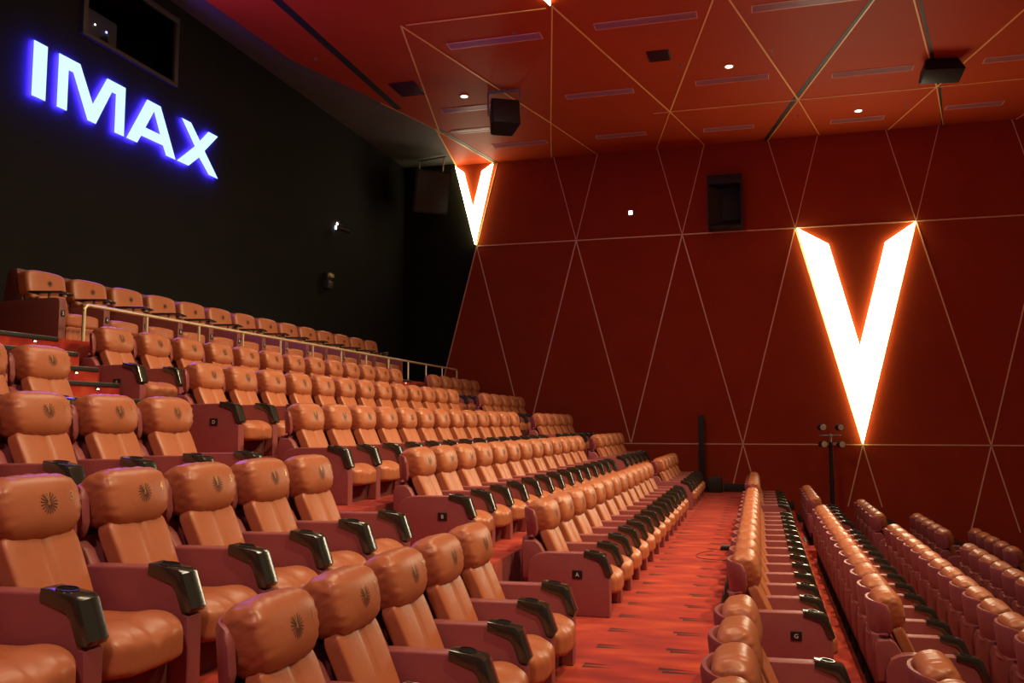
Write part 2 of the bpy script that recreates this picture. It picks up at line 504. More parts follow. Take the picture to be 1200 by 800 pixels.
# ------------------------------------------------------------------ the wide seats of the top row
PV = 0.735
def build_vip():
    root = bpy.data.objects.new('wide_recliner_seat', None); COL.objects.link(root)
    bm = bmesh.new(); R = Matrix.Rotation(math.radians(-10), 3, 'Y')
    def hd(q, p):
        p = p.copy(); p.x += 0.015 * (1 - q.y ** 2) * (q.x > 0); p.z += 0.008 * (1 - q.y ** 2) * q.z
        return R @ p + Vector((-0.10, 0, 0.765))
    pillow(bm, (0.10, 0.315, 0.165), (6,), 12, hd)
    head = finish('headrest', bm, M['leather'], root, ang=180)
    bm = bmesh.new()
    for i in range(18):
        a = PI / 2 + 2 * PI * i / 18; d = Vector((math.cos(a), math.sin(a))); s = Vector((-d.y, d.x)) * 0.0022
        vv = []
        for l, sg in ((0.004, 1), (0.004, -1), (0.038, -1), (0.038, 1)):
            q = Vector((0, 0.80)) + d * l + s * sg
            vv.append(bm.verts.new((0.0255 - (q.y - 0.80) * 0.16, q.x, q.y)))
        bm.faces.new(vv)
    finish('emblem', bm, M['emb'], head)
    bm = bmesh.new(); R2 = Matrix.Rotation(math.radians(-18), 3, 'Y')
    def bd(q, p):
        p = p.copy(); p.x += 0.012 * (1 - q.y ** 2) * (q.x > 0)
        return R2 @ p + Vector((0.0, 0, 0.50))
    pillow(bm, (0.07, 0.285, 0.19), (7,), 10, bd)
    finish('backrest', bm, M['leather'], root, ang=180)
    bm = bmesh.new()
    pillow(bm, (0.30, 0.285, 0.085), (6,), 12, lambda q, p: p + Vector((0.27, 0, 0.30 + 0.012 * (1 - q.y ** 2) * (q.z > 0))))
    finish('seat_cushion', bm, M['leather'], root, ang=180)
    bm = bmesh.new()
    def ld(q, p):
        p = p.copy(); p.x += 0.006 * math.cos(q.y * 22) * (q.x > 0); return p + Vector((0.515, 0, 0.115))
    pillow(bm, (0.04, 0.28, 0.115), (8,), 22, ld)
    finish('leg_rest', bm, M['leather'], root, ang=180)
    bm = bmesh.new()
    prism(bm, [(-0.42, 0.0), (-0.42, 0.35), (-0.34, 0.90), (-0.30, 0.95), (-0.20, 0.955), (-0.10, 0.60), (-0.02, 0.30), (0.3, 0.20), (0.5, 0.0)], -0.30, 0.30, 0.015, 2)
    finish('back_shell', bm, M['panel'], root)
    bm = bmesh.new()
    prism(bm, [(-0.43, 0.0), (-0.43, 0.40), (-0.36, 0.52), (-0.10, 0.545), (0.48, 0.555), (0.55, 0.54), (0.565, 0.50), (0.565, 0.0)], -0.055, 0.055, 0.012, 2)
    arm = finish('armrest', bm, M['vinyl_dark'], root, (0, -PV / 2, 0))
    bm = bmesh.new()
    R3 = Matrix.Rotation(math.radians(18), 3, 'Z')
    box(bm, 0.10, 0.50, -0.06, 0.25, 0.615, 0.640, 0.008, rot=R3)
    tube(bm, [(0.36, 0.0, 0.55), (0.36, 0.0, 0.62)], 0.014, 8, 1)
    box(bm, 0.40, 0.46, 0.10, 0.17, 0.585, 0.613, 0.005, mi=1)
    finish('tray_table', bm, [M['gloss'], M['grey']], arm)
    return root, arm
vip, viparm = build_vip()
VX, VZ = -8.42, 2.63
vips = []
for j in range(14):
    loc = (VX, 8.90 + PV * j, VZ)
    o = vip if j == 0 else copy_tree(vip, None, loc)
    o.location = loc; vips.append(o)
    lab = '%s wide recliner with black tray table, top row behind the brass railing' % ORD[j]
    tag(o, lab[0].upper() + lab[1:], 'seat', 'wide recliners in the top row')
for j, o in enumerate(vips):
    a = [c for c in o.children if c.name.startswith('armrest')][0]
    bm = bmesh.new()
    box(bm, 0.564, 0.571, -0.030, 0.030, 0.33, 0.405, 0.002)
    add_text(bm, str(3 + j), 0.062, lambda u, v: Vector((0.5725, u, 0.367 + v)), 1)
    finish('number_plate', bm, [M['plate'], M['white']], a)['label'] = 'black plate with white seat number %d' % (3 + j)
a2 = viparm.copy(); COL.objects.link(a2); a2.parent = vips[-1]; a2.location = (0, PV / 2, 0)

# ------------------------------------------------------------------ floor tiers, steps
Y0, Y1 = -2.5, 23.05
prof = [(-9.6, 2.63), (-7.30, 2.63), (-7.30, 1.78), (-6.02, 1.78), (-6.02, 1.36), (-4.80, 1.36), (-4.80, 0.92), (-3.56, 0.92), (-3.56, 0.475), (-2.30, 0.475), (-2.30, 0.0),
        (-0.40, 0.0), (-0.40, -0.42), (0.76, -0.42), (0.76, -0.70), (1.90, -0.70), (1.90, -0.99), (3.05, -0.99), (3.05, -1.27), (4.19, -1.27), (4.19, -1.56), (5.34, -1.56),
        (5.34, -1.85), (6.5, -1.85), (6.5, -2.14), (12.0, -2.14)]
bm = bmesh.new()
a = [bm.verts.new((x, Y0, z)) for x, z in prof]; b = [bm.verts.new((x, Y1, z)) for x, z in prof]
for i in range(len(prof) - 1): bm.faces.new((a[i], b[i], b[i + 1], a[i + 1]))
lo = [bm.verts.new(c) for c in ((12.0, Y0, -2.6), (12.0, Y1, -2.6), (-9.6, Y1, -2.6), (-9.6, Y0, -2.6))]
bm.faces.new((a[-1], b[-1], lo[1], lo[0])); bm.faces.new(lo)
bm.faces.new((a[0], lo[3], lo[2], b[0]))
struct(finish('floor', bm, M['carpet'], ang=20))

# steps in the two stair aisles
ntrim = [0]
def trim_name():
    ntrim[0] += 1; return 'trim_%d' % ntrim[0]
def nosing(x, y0, y1, z):
    bm = bmesh.new()
    box(bm, x - 0.045, x + 0.012, y0, y1, z - 0.035, z + 0.004, 0.003, mi=0)
    box(bm, x - 0.030, x + 0.008, y0 + 0.01, y1 - 0.01, z + 0.003, z + 0.009, 0.0, mi=1)
    struct(finish(trim_name(), bm, [M['black'], M['nosing']]))
step_lights = []
def step_light(x, y, z):
    step_lights.append((x, y, z))
bm = bmesh.new()
AISLES = [(6.42, 7.90, 7.22), (16.94, 18.02, 17.6)]
edges = [(-6.02, 1.36, 1.78), (-4.80, 0.92, 1.36), (-3.56, 0.475, 0.92), (-2.30, 0.0, 0.475), (-0.40, -0.42, 0.0), (0.76, -0.70, -0.42), (1.90, -0.99, -0.70), (3.05, -1.27, -0.99), (4.19, -1.56, -1.27)]
for ya, yb, ym in AISLES:
    for ex, lo_, hi in edges:
        h = (lo_ + hi) / 2
        box(bm, ex + 0.001, ex + 0.30, ya, ym, lo_, h)
        if ex == -0.40:
            box(bm, ex + 0.29, ex + 0.45, ya, ym, lo_, h)
            nosing(ex + 0.45, ya + 0.45, ym + 0.1, h)
        else:
            nosing(ex + 0.30, ya, ym, h); nosing(ex, ya, ym, hi)
        if ex < -1:
            for yy in (ya + 0.18, ym - 0.12):
                step_light(ex + 0.302, yy, h - 0.05); step_light(ex + 0.002, yy, hi - 0.05)
    for k in range(4):
        t = 2.63 - 0.17 * (k + 1); x0 = -7.30 + 0.27 * k
        box(bm, x0 + 0.001, x0 + 0.27, ya, yb, 1.78, t)
        nosing(x0 + 0.27, ya, yb - 0.02, t)
        if k in (0, 1, 2, 3):
            for yy in (ya + 0.35, yb - 0.35): step_light(x0 + 0.272, yy, t - 0.055)
    nosing(-7.30, ya, yb - 0.02, 2.63)
    for yy in (ya + 0.35, yb - 0.35): step_light(-7.298, yy, 2.63 - 0.055)
struct(finish('floor_steps', bm, M['carpet'], ang=20))
# carpeted plinth piece beside the lowest near step
def build_step_light():
    bm = bmesh.new()
    box(bm, 0.0, 0.014, -0.022, 0.022, -0.012, 0.012, 0.003, mi=0)
    box(bm, 0.008, 0.018, -0.014, 0.014, -0.013, -0.002, 0.0, mi=1)
    return finish('step_light', bm, [M['black'], M['bulb']])
sl = build_step_light()
ORDN = ['first', 'second', 'third', 'fourth', 'fifth', 'sixth', 'seventh', 'eighth', 'ninth', 'tenth', 'eleventh', 'twelfth', 'thirteenth']
lev = sorted({round(z, 3) for x, y, z in step_lights})
for i, (x, y, z) in enumerate(step_lights):
    o = sl if i == 0 else sl.copy()
    if i: COL.objects.link(o)
    o.location = (x, y, z)
    near_ = y < 10
    side = 'left' if y < (6.95 if near_ else 17.35) else 'right'
    tag(o, 'small warm light, %s end of the %s riser up, %s stair aisle' % (side, ORDN[lev.index(round(z, 3))], 'near' if near_ else 'far'), 'step light', 'step lights on the stair risers')

# ------------------------------------------------------------------ walls
FY = 23.0
CZ = 8.91
# lattice on the far wall
X0, W = -7.41 - 0.0, 2.80
ZU, ZL = 6.58, 1.18
SL = 1.4 / (ZU - ZL)
def line(name_, p, q, w=0.027, depth=0.014, m='brass', y=FY):
    p = Vector((p[0], y, p[1])); q = Vector((q[0], y, q[1]))
    d = (q - p).normalized(); s = Vector((-d.z, 0, d.x)) * w / 2
    bm = bmesh.new()
    A = [bm.verts.new(v) for v in (p + s, p - s, q - s, q + s)]
    B = [bm.verts.new(v.co + Vector((0, -depth, 0))) for v in A]
    bm.faces.new(A); bm.faces.new(B[::-1])
    for i in range(4): bm.faces.new((A[i], A[(i + 1) % 4], B[(i + 1) % 4], B[i]))
    return struct(finish(trim_name(), bm, M[m]))
ups = [(X0 + W * k, ZU) for k in range(0, 8)]
lows = [(X0 + W * (k - 0.5), ZL) for k in range(0, 9)]
ZB = -2.1
bm = bmesh.new()
xl = X0 - SL * (ZU - ZL)
outl = [(X0 - SL * (ZU - ZB), ZB), (X0, ZU), (X0 - SL * (CZ - ZU), CZ), (12.0, CZ), (12.0, ZB)]
prism(bm, outl, FY, FY + 0.04)
struct(finish('wall_far', bm, M['wallred'], ang=20))
bm = bmesh.new(); box(bm, -9.6, -5.0, FY + 0.041, FY + 0.10, -0.5, CZ + 0.06)
struct(finish('wall_far_corner', bm, M['blackwall'], ang=20))
line('', (X0, ZU), (12, ZU)); line('', (X0 + W * 0.5, ZL), (12, ZL))
for k in range(0, 8):
    x = X0 + W * k
    up = CZ - ZU
    line('', (x, ZU), (x - SL * up, CZ), 0.018); line('', (x, ZU), (x + SL * up, CZ), 0.018)
    line('', (x, ZU), (x - SL * (ZU - ZL), ZL)); line('', (x, ZU), (x + SL * (ZU - ZL), ZL))
for k in range(1, 8):
    x = X0 + W * (k - 0.5)
    if k >= 3:
        zb = {3: 0.14, 4: -0.3, 5: -0.8}.get(k, -1.6)
        dz = ZL - zb
        line('', (x, ZL), (x - SL * dz, zb)); line('', (x, ZL), (x + SL * dz, zb))
# low skirting along the foot of the far wall, one piece per tier
bm = bmesh.new()
for xa, xb, z in ((-2.30, -0.40, 0.0), (-0.40, 0.76, -0.42), (0.76, 1.90, -0.70), (1.90, 3.05, -0.99), (3.05, 4.19, -1.27), (4.19, 5.34, -1.56), (5.34, 6.5, -1.85)):
    box(bm, xa + 0.002, xb, FY - 0.06, FY - 0.016, z, z + 0.20, 0.004)
struct(finish('baseboard_far', bm, M['darkgrey']))

# black back wall with the projection window opening
BX = -9.6
wy0, wy1, wz0, wz1 = 10.62, 12.66, 7.56, 8.62
bm = bmesh.new()
for y0, y1, z0, z1 in ((Y0, wy0, 2.0, CZ + 0.06), (wy1, FY + 0.05, 2.0, CZ + 0.06), (wy0, wy1, 2.0, wz0), (wy0, wy1, wz1, CZ + 0.06)):
    box(bm, BX - 0.12, BX, y0, y1, z0, z1)
struct(finish('wall_back', bm, M['blackwall'], ang=20))
bm = bmesh.new()
t = 0.10
for y0, y1, z0, z1 in ((wy0 - t, wy1 + t, wz0 - t * 0.7, wz0), (wy0 - t, wy1 + t, wz1, wz1 + t), (wy0 - t, wy0, wz0, wz1), (wy1, wy1 + t, wz0, wz1)):
    box(bm, BX - 0.118, BX + 0.05, y0, y1, z0, z1, 0.006)
wf = struct(finish('window_1', bm, M['winframe']))
bm = bmesh.new()   # dark projection booth behind the opening
for b_ in ((BX - 1.4, BX - 1.36, wy0 - 0.3, wy1 + 0.3, wz0 - 0.3, wz1 + 0.2), (BX - 1.36, BX - 0.125, wy0 - 0.34, wy0 - 0.3, wz0 - 0.3, wz1 + 0.2), (BX - 1.36, BX - 0.125, wy1 + 0.3, wy1 + 0.34, wz0 - 0.3, wz1 + 0.2),
           (BX - 1.36, BX - 0.125, wy0 - 0.3, wy1 + 0.3, wz0 - 0.34, wz0 - 0.3), (BX - 1.36, BX - 0.125, wy0 - 0.3, wy1 + 0.3, wz1 + 0.2, wz1 + 0.24)):
    box(bm, *b_)
struct(finish('wall_booth', bm, M['black'], ang=20))
pj = empty('projector', (BX - 0.75, 11.35, wz0 - 0.3), 'dim blue-grey projector behind the dark window high on the black wall', 'projector')
bm = bmesh.new(); box(bm, -0.35, 0.35, -0.42, 0.42, 0.30, 0.98, 0.03); box(bm, -0.25, 0.25, -0.3, 0.3, 0.0, 0.31, 0.01)
finish('housing', bm, M['winbox'], pj)
bm = bmesh.new(); tube(bm, [(0.33, 0.12, 0.55), (0.50, 0.12, 0.55)], 0.09, 16); finish('lens', bm, M['darkgrey'], pj)
bm = bmesh.new(); box(bm, 0.35, 0.358, 0.15, 0.18, 0.72, 0.75); finish('status_light', bm, M['ledb'], pj)
bm = bmesh.new(); box(bm, 0.35, 0.358, -0.10, -0.08, 0.74, 0.76); finish('status_light', bm, M['ledw'], pj)

# ------------------------------------------------------------------ the sign
def letter(pts, hole, name):
    bm = bmesh.new(); xf, xb = BX + 0.065, BX + 0.035
    if hole is None:
        A = [bm.verts.new((xf, y, z)) for y, z in pts]; B = [bm.verts.new((xb, y, z)) for y, z in pts]
        bm.faces.new(A).material_index = 0; bm.faces.new(B[::-1]).material_index = 1
        n = len(pts)
        for i in range(n): bm.faces.new((A[i], B[i], B[(i + 1) % n], A[(i + 1) % n])).material_index = 2
    else:
        for x, mi in ((xf, 0), (xb, 1)):
            vs = [bm.verts.new((x, y, z)) for y, z in pts]; hv = [bm.verts.new((x, y, z)) for y, z in hole]
            es = [bm.edges.new((vs[i], vs[(i + 1) % len(vs)])) for i in range(len(vs))] + [bm.edges.new((hv[i], hv[(i + 1) % 3])) for i in range(3)]
            r = bmesh.ops.triangle_fill(bm, edges=es, use_beauty=True)
            for g in r['geom']:
                if isinstance(g, bmesh.types.BMFace): g.material_index = mi
        for ring in (pts, hole):
            n = len(ring)
            for i in range(n):
                (ya, za), (yb, zb) = ring[i], ring[(i + 1) % n]
                bm.faces.new([bm.verts.new(c) for c in ((xf, ya, za), (xb, ya, za), (xb, yb, zb), (xf, yb, zb))]).material_index = 2
    return finish(name, bm, [M['sign'], M['signside'], M['signedge']], ang=10)
Z0s, Z1s = 6.185, 6.965
LET = [
 ('I', [(9.555, Z1s), (9.80, Z1s), (9.80, Z0s), (9.555, Z0s)], None),
 ('M', [(10.01, Z1s), (10.42, Z1s), (10.70, 6.46), (10.98, Z1s), (11.39, Z1s), (11.39, Z0s), (11.18, Z0s), (11.18, 6.79), (11.09, 6.79), (10.78, Z0s), (10.61, Z0s), (10.29, 6.79), (10.20, 6.79), (10.20, Z0s), (10.01, Z0s)], None),
 ('A', [(11.90, Z1s), (12.24, Z1s), (12.67, Z0s), (12.42, Z0s), (12.33, 6.33), (11.79, 6.33), (11.70, Z0s), (11.45, Z0s)], [(12.08, 6.83), (11.88, 6.49), (12.25, 6.49)]),
 ('X', [(12.80, Z1s), (13.06, Z1s), (13.33, 6.72), (13.57, Z1s), (13.86, Z1s), (13.47, 6.58), (13.90, Z0s), (13.62, Z0s), (13.32, 6.42), (13.03, Z0s), (12.71, Z0s), (13.19, 6.58)], None)]
sg = empty('illuminated_sign', (BX, 11.7, 6.18), 'glowing blue-white IMAX letters on the black back wall', 'sign')
for ch, pts, hole in LET:
    sc_ = lambda P_: [(y * 1.0058, 1.71 + (z - 1.71) * 1.0058) for y, z in P_]
    pts = sc_(pts); hole = sc_(hole) if hole else None
    o = letter(pts, hole, 'letter'); o['label'] = 'glowing letter ' + ch
    o.parent = sg; o.matrix_parent_inverse = Matrix.Translation(-Vector(sg.location))

# small things on the black wall
cam_ = empty('security_camera', (BX, 18.94, 6.37), 'small black camera with white glints, upper one of two devices on black wall', 'camera')
bm = bmesh.new(); tube(bm, [(0, 0, 0.05), (0.10, 0, 0.05), (0.14, 0, 0.0)], 0.02, 8); box(bm, 0, 0.02, -0.08, 0.08, 0.0, 0.16, 0.004); finish('bracket', bm, M['black'], cam_)
bm = bmesh.new(); tube(bm, [(0.05, -0.10, -0.02), (0.30, 0.06, -0.10)], 0.06, 12); finish('camera_body', bm, M['darkgrey'], cam_)
bm = bmesh.new(); box(bm, 0.02, 0.04, -0.17, -0.12, -0.08, 0.0, 0.004); box(bm, 0.02, 0.04, -0.10, -0.05, 0.04, 0.09, 0.004); finish('status_light', bm, M['ledw'], cam_)
bm = bmesh.new(); box(bm, BX, BX + 0.10, 18.28, 18.50, 4.98, 5.18, 0.01, mi=0); box(bm, BX, BX + 0.14, 18.27, 18.51, 4.80, 4.98, 0.015, mi=1)
tube(bm, [(BX + 0.10, 18.34, 5.10), (BX + 0.17, 18.32, 5.12)], 0.045, 10, 2); tube(bm, [(BX + 0.10, 18.45, 5.10), (BX + 0.17, 18.47, 5.12)], 0.045, 10, 2)
tag(finish('emergency_light', bm, [M['black'], M['darkgrey'], M['lensglass']]), 'small twin-head emergency light low on the black back wall', 'lamp')

# ------------------------------------------------------------------ V lights
def v_light(name, pts, place, thick_dir, label, t=0.10):
    """pts: six outline points; place(a,b)->3D; thick_dir: direction into the room"""
    root = empty(name, place(*pts[5]), label, 'light', 'V-shaped light panels'); rl = Vector(root.location)
    bm = bmesh.new(); td = Vector(thick_dir)
    # order: tl, tl inner, crotch, tr inner, tr, bottom
    c = [place(*p) - rl for p in pts]
    A = [bm.verts.new(p + td * t) for p in c]
    bm.faces.new((A[0], A[1], A[2], A[5])); bm.faces.new((A[2], A[3], A[4], A[5]))
    finish('light_panel', bm, M['V'], root, ang=5)
    bm = bmesh.new()
    A = [bm.verts.new(p + td * (t - 0.001)) for p in c]; B = [bm.verts.new(p + td * 0.004) for p in c]
    for i in range(6): bm.faces.new((A[i], A[(i + 1) % 6], B[(i + 1) % 6], B[i]))
    finish('glowing_edge', bm, M['Vside'], root, ang=5)
    return root
wallp = lambda a, b: Vector((a, FY, b))
v_light('v_wall_light', [(1.03, 6.56), (1.76, 6.11), (2.40, 3.54), (3.07, 6.09), (3.77, 6.56), (2.39, 1.20)], wallp, (0, -1, 0), 'large glowing white V on the red far wall, right of centre')
v_light('v_wall_light', [(-8.02, 8.86), (-7.78, 8.68), (-7.50, 7.60), (-7.24, 8.66), (-6.93, 8.86), (-7.44, 6.62)], wallp, (0, -1, 0), 'smaller glowing white V high at the corner by the black wall')
ceilp = lambda a, b: Vector((a, b, CZ))
v_light('v_ceiling_light', [(-4.66, 8.5), (-3.95, 9.0), (-3.28, 12.0), (-2.62, 9.0), (-1.90, 8.5), (-3.28, 14.28)], ceilp, (0, 0, -1), 'glowing V in the red ceiling, its tip at the top edge of the photo', 0.06)

# ------------------------------------------------------------------ ceiling
bm = bmesh.new()
edge = [(-9.45, -2.5), (-9.3, 8.0), (-8.95, 12.5), (-8.80, 15.2), (-7.48, 19.9), (-8.02, FY)]
prism(bm, edge + [(12.0, FY), (12.0, -2.5)], CZ, CZ + 0.05, axis='z')
struct(finish('ceiling', bm, M['ceil'], ang=20))
bm = bmesh.new(); box(bm, -9.75, -5.5, -2.5, FY + 0.1, CZ + 0.06, CZ + 0.12)
struct(finish('ceiling_soffit', bm, M['soffit'], ang=20))
def cline(p, q, w=0.029, m='brassc', dz=0.014, kind=True):
    p = Vector((p[0], p[1], CZ)); q = Vector((q[0], q[1], CZ)); d = (q - p).normalized(); s = Vector((-d.y, d.x, 0)) * w / 2
    bm = bmesh.new()
    A = [bm.verts.new(v) for v in (p + s, p - s, q - s, q + s)]; B = [bm.verts.new(v.co - Vector((0, 0, dz))) for v in A]
    bm.faces.new(A); bm.faces.new(B[::-1])
    for i in range(4): bm.faces.new((A[i], A[(i + 1) % 4], B[(i + 1) % 4], B[i]))
    return struct(finish(trim_name(), bm, M[m]))
YN, YT = 20.25, 14.4
NB = [(-7.50 + 2.84 * k, YN) for k in range(0, 6)]
NT = [(-6.10 + 2.82 * k, YT) for k in range(0, 6)]
for k in range(5):
    if k == 3: pass
    cline(NT[k], NB[k]); cline(NT[k], NB[k + 1])
cline((-7.5, YN), (-5.7, YN), 0.018); cline((-2.2, YN), (9.0, YN), 0.020)
cline((-6.0, YT), (-3.4, YT + 0.05), 0.018)
for x, y in NB[1:]:
    cline((x, y), (x - 0.62, FY), 0.018); cline((x, y), (x + 0.62, FY - 0.05), 0.018)
cline((-7.48, 19.9), (-8.02, FY), 0.03); cline((-7.50, 19.95), (-6.93, FY), 0.03)
cline((-8.05, 17.9), (-7.5, 19.9), 0.012)
# flat black strips painting in the shade of stepped panel edges and a slot
def cshade(p, q, w): 
    return cline(p, q, w, 'black', 0.006)
cshade((2.24, 14.9), (0.93, 20.25), 0.10); cshade((0.93, 20.25), (0.33, FY), 0.10)
cshade((-7.42, 19.95), (-6.84, FY), 0.10)
cshade((2.83, 15.9), (3.95, 20.4), 0.05); cshade((3.95, 20.4), (4.47, FY), 0.05)
cshade((-7.75, 12.2), (-7.82, 18.4), 0.16)

# linear grilles
def build_grille(L_):
    root = bpy.data.objects.new('linear_ceiling_grille', None); COL.objects.link(root)
    bm = bmesh.new(); w = 0.135; f = 0.014
    for b_ in ((-L_ / 2, L_ / 2, -w, -w + f), (-L_ / 2, L_ / 2, w - f, w), (-L_ / 2, -L_ / 2 + f, -w, w), (L_ / 2 - f, L_ / 2, -w, w)):
        box(bm, *b_, -0.014, 0.0)
    finish('rim', bm, M['louverf'], root)
    bm = bmesh.new(); box(bm, -L_ / 2 + f, L_ / 2 - f, -w + f, w - f, -0.004, 0.0)
    for k in range(5):
        y = -w + 0.045 + k * 0.045; box(bm, -L_ / 2 + f, L_ / 2 - f, y - 0.004, y + 0.004, -0.012, -0.003)
    finish('louvers', bm, M['louver'], root)
    return root
GR = [(-4.65, 15.48, 1.84), (-1.80, 15.40, 1.84), (0.97, 15.45, 1.84), (-6.18, 18.79, 1.45), (-3.20, 18.68, 1.50), (-0.38, 18.65, 1.50), (2.42, 18.98, 1.56), (5.25, 19.0, 1.5),
      (-5.80, 21.60, 1.45), (-3.17, 21.62, 1.25), (-0.55, 21.8, 1.2), (2.43, 22.0, 1.2), (4.9, 21.7, 1.2), (-6.68, 20.27, 1.0)]
wh = ['front row, leftmost', 'front row, second from left', 'front row, third from left', 'middle row, leftmost behind the hanging speaker', 'middle row, second from left', 'middle row, third from left', 'middle row, fourth from left', 'middle row, rightmost',
      'back row, leftmost', 'back row, second from left', 'back row, third from left', 'back row, fourth from left', 'back row, rightmost', 'short one just above the corner V light']
gp = {}
for (x, y, l_), w_ in zip(GR, wh):
    if l_ not in gp: o = build_grille(l_); gp[l_] = o
    else: o = copy_tree(gp[l_])
    o.location = (x, y, CZ)
    tag(o, 'linear grille in the red ceiling, ' + w_, 'grille', 'linear grilles in the ceiling')
for i, (x0, x1, y0, y1, w_) in enumerate(((-7.45, -6.85, 16.9, 17.68, 'dark square return vent in ceiling beside the left shadow slot'), (-1.95, -1.50, 16.75, 17.27, 'small dark return vent in the middle of the red ceiling'))):
    bm = bmesh.new(); box(bm, x0, x1, y0, y1, CZ - 0.012, CZ, 0.003)
    n = 8
    for k in range(n):
        yy = y0 + 0.04 + (y1 - y0 - 0.08) * k / (n - 1); box(bm, x0 + 0.03, x1 - 0.03, yy - 0.008, yy + 0.008, CZ - 0.022, CZ - 0.011)
    tag(finish('ceiling_vent', bm, M['vent']), w_, 'vent')

# downlights
def build_down():
    root = bpy.data.objects.new('downlight', None); COL.objects.link(root)
    bm = bmesh.new(); tube(bm, [(0, 0, 0), (0, 0, -0.02)], [0.10, 0.095], 20); finish('trim_ring', bm, M['louverf'], root)
    bm = bmesh.new(); tube(bm, [(0, 0, -0.019), (0, 0, -0.026)], [0.075, 0.072], 20); finish('lens', bm, M['down'], root)
    return root
dl = build_down()
DL = [(-6.10, 18.0, 'left one, beside the hanging speaker'), (-0.41, 17.89, 'middle one, between two linear grilles'), (2.39, 21.33, 'right one, near the far wall')]
for i, (x, y, w_) in enumerate(DL):
    o = dl if i == 0 else copy_tree(dl)
    o.location = (x, y, CZ); tag(o, 'small round white downlight in the red ceiling, ' + w_, 'downlight', 'round downlights')
sp0 = None
for i, (x, y, w_) in enumerate(((-1.35, 17.6, 'below the small dark vent'), (0.42, 17.3, 'left of the shadow joint'), (-4.2, 15.25, 'above the leftmost front grille'), (-8.3, 15.3, 'left of the dark slot'), (-1.9, 21.4, 'near the far wall, left of the dark joint'), (1.05, 21.3, 'near the far wall, by the dark joint'), (3.4, 21.2, 'near the far wall, right side'))):
    bm = bmesh.new(); tube(bm, [(0, 0, 0), (0, 0, -0.01), (0, 0, -0.012), (0, 0, -0.04), (0, 0, -0.045)], [0.035, 0.03, 0.012, 0.010, 0.018], 10)
    tag(finish('sprinkler', bm, M['grey'], None, (x, y, CZ)), 'tiny sprinkler head on the red ceiling, ' + w_, 'sprinkler', 'ceiling sprinklers')

# ------------------------------------------------------------------ speakers
def speaker_box(bm, w, h, d, taper=0.78):
    """front faces -Y; narrower back"""
    f = [(-w / 2, -d / 2, -h / 2), (w / 2, -d / 2, -h / 2), (w / 2, -d / 2, h / 2), (-w / 2, -d / 2, h / 2)]
    b = [(x * taper, d / 2, z * 0.9) for x, y, z in f]
    F = [bm.verts.new(v) for v in f]; B = [bm.verts.new(v) for v in b]
    fs = [bm.faces.new(F), bm.faces.new(B[::-1])] + [bm.faces.new((F[i], B[i], B[(i + 1) % 4], F[(i + 1) % 4])) for i in range(4)]
    bmesh.ops.recalc_face_normals(bm, faces=fs)
    bmesh.ops.bevel(bm, geom=list({e for q in fs for e in q.edges}), offset=0.02, segments=2, affect='EDGES')
def speaker(loc, w, h, d, rz, rx, label, bracket, name='loudspeaker'):
    root = empty(name, loc, label, 'speaker')
    R = Matrix.Rotation(rz, 4, 'Z') @ Matrix.Rotation(rx, 4, 'X')
    bm = bmesh.new(); speaker_box(bm, w, h, d); bm.transform(R); finish('cabinet', bm, M['black'], root)
    bm = bmesh.new(); box(bm, -w * 0.45, w * 0.45, -d / 2 - 0.012, -d / 2 + 0.004, -h * 0.46, h * 0.46, 0.006)
    bm.transform(R); finish('front_grille', bm, M['darkgrey'], root)
    bm = bmesh.new()
    for path, r in bracket: tube(bm, path, r, 8)
    finish('bracket', bm, M['grey'], root)
    return root
speaker((-5.17, 17.9, 8.28), 0.62, 0.62, 0.55, math.radians(28), math.radians(-14), 'black cube speaker hanging from the red ceiling by a metal yoke',
        [([(-0.35, 0.0, 0.60), (0.35, 0.05, 0.60)], 0.025), ([(-0.35, 0.0, 0.61), (-0.34, 0, 0.05)], 0.018), ([(0.35, 0.05, 0.61), (0.34, 0.05, 0.05)], 0.018), ([(0, 0, 0.60), (0, 0, 0.63)], 0.06)])
speaker((3.66, 18.75, 8.70), 0.80, 0.42, 0.30, math.radians(10), math.radians(66), 'flat dark speaker fixed under the right part of the ceiling',
        [([(0, 0.15, 0.29), (0, 0.1, 0.0)], 0.03)])
speaker((-8.55, 22.2, 8.0), 1.0, 1.15, 0.8, math.radians(38), math.radians(16), 'big black speaker high in the dark corner left of the small V',
        [([(-0.3, 0.1, 0.90), (0.55, -0.1, 0.90)], 0.025), ([(-0.3, 0.1, 0.9), (-0.3, 0.1, 0.4)], 0.02), ([(0.5, -0.1, 0.9), (0.45, -0.1, 0.45)], 0.02)])
# wall speaker: deep dark box with an angled opening
ws = empty('wall_speaker', (-0.68, FY, 6.62), 'dark boxed speaker on the red wall, just above the upper brass line', 'speaker')
bm = bmesh.new()
for b_ in ((-0.45, 0.41, -0.42, -0.0, 1.12, 1.36), (-0.45, -0.40, -0.40, 0.0, 0.02, 1.14), (0.36, 0.41, -0.40, 0.0, 0.02, 1.14), (-0.45, 0.41, -0.42, 0.0, 0.0, 0.06), (-0.42, 0.38, -0.03, 0.0, 0.04, 1.14)):
    box(bm, *b_, 0.008)
finish('cabinet', bm, M['black'], ws)
bm = bmesh.new()
vs = [bm.verts.new(c) for c in ((-0.40, -0.36, 1.10), (-0.40, -0.36, 0.08), (-0.10, -0.05, 0.25), (-0.10, -0.05, 1.05))]
bm.faces.new(vs); v2 = [bm.verts.new(c) for c in ((0.36, -0.36, 0.08), (0.36, -0.05, 0.25))]
bm.faces.new((vs[1], v2[0], v2[1], vs[2]))
r = bmesh.ops.solidify(bm, geom=bm.faces[:], thickness=0.012)
finish('horn_lining', bm, M['soffit'], ws)
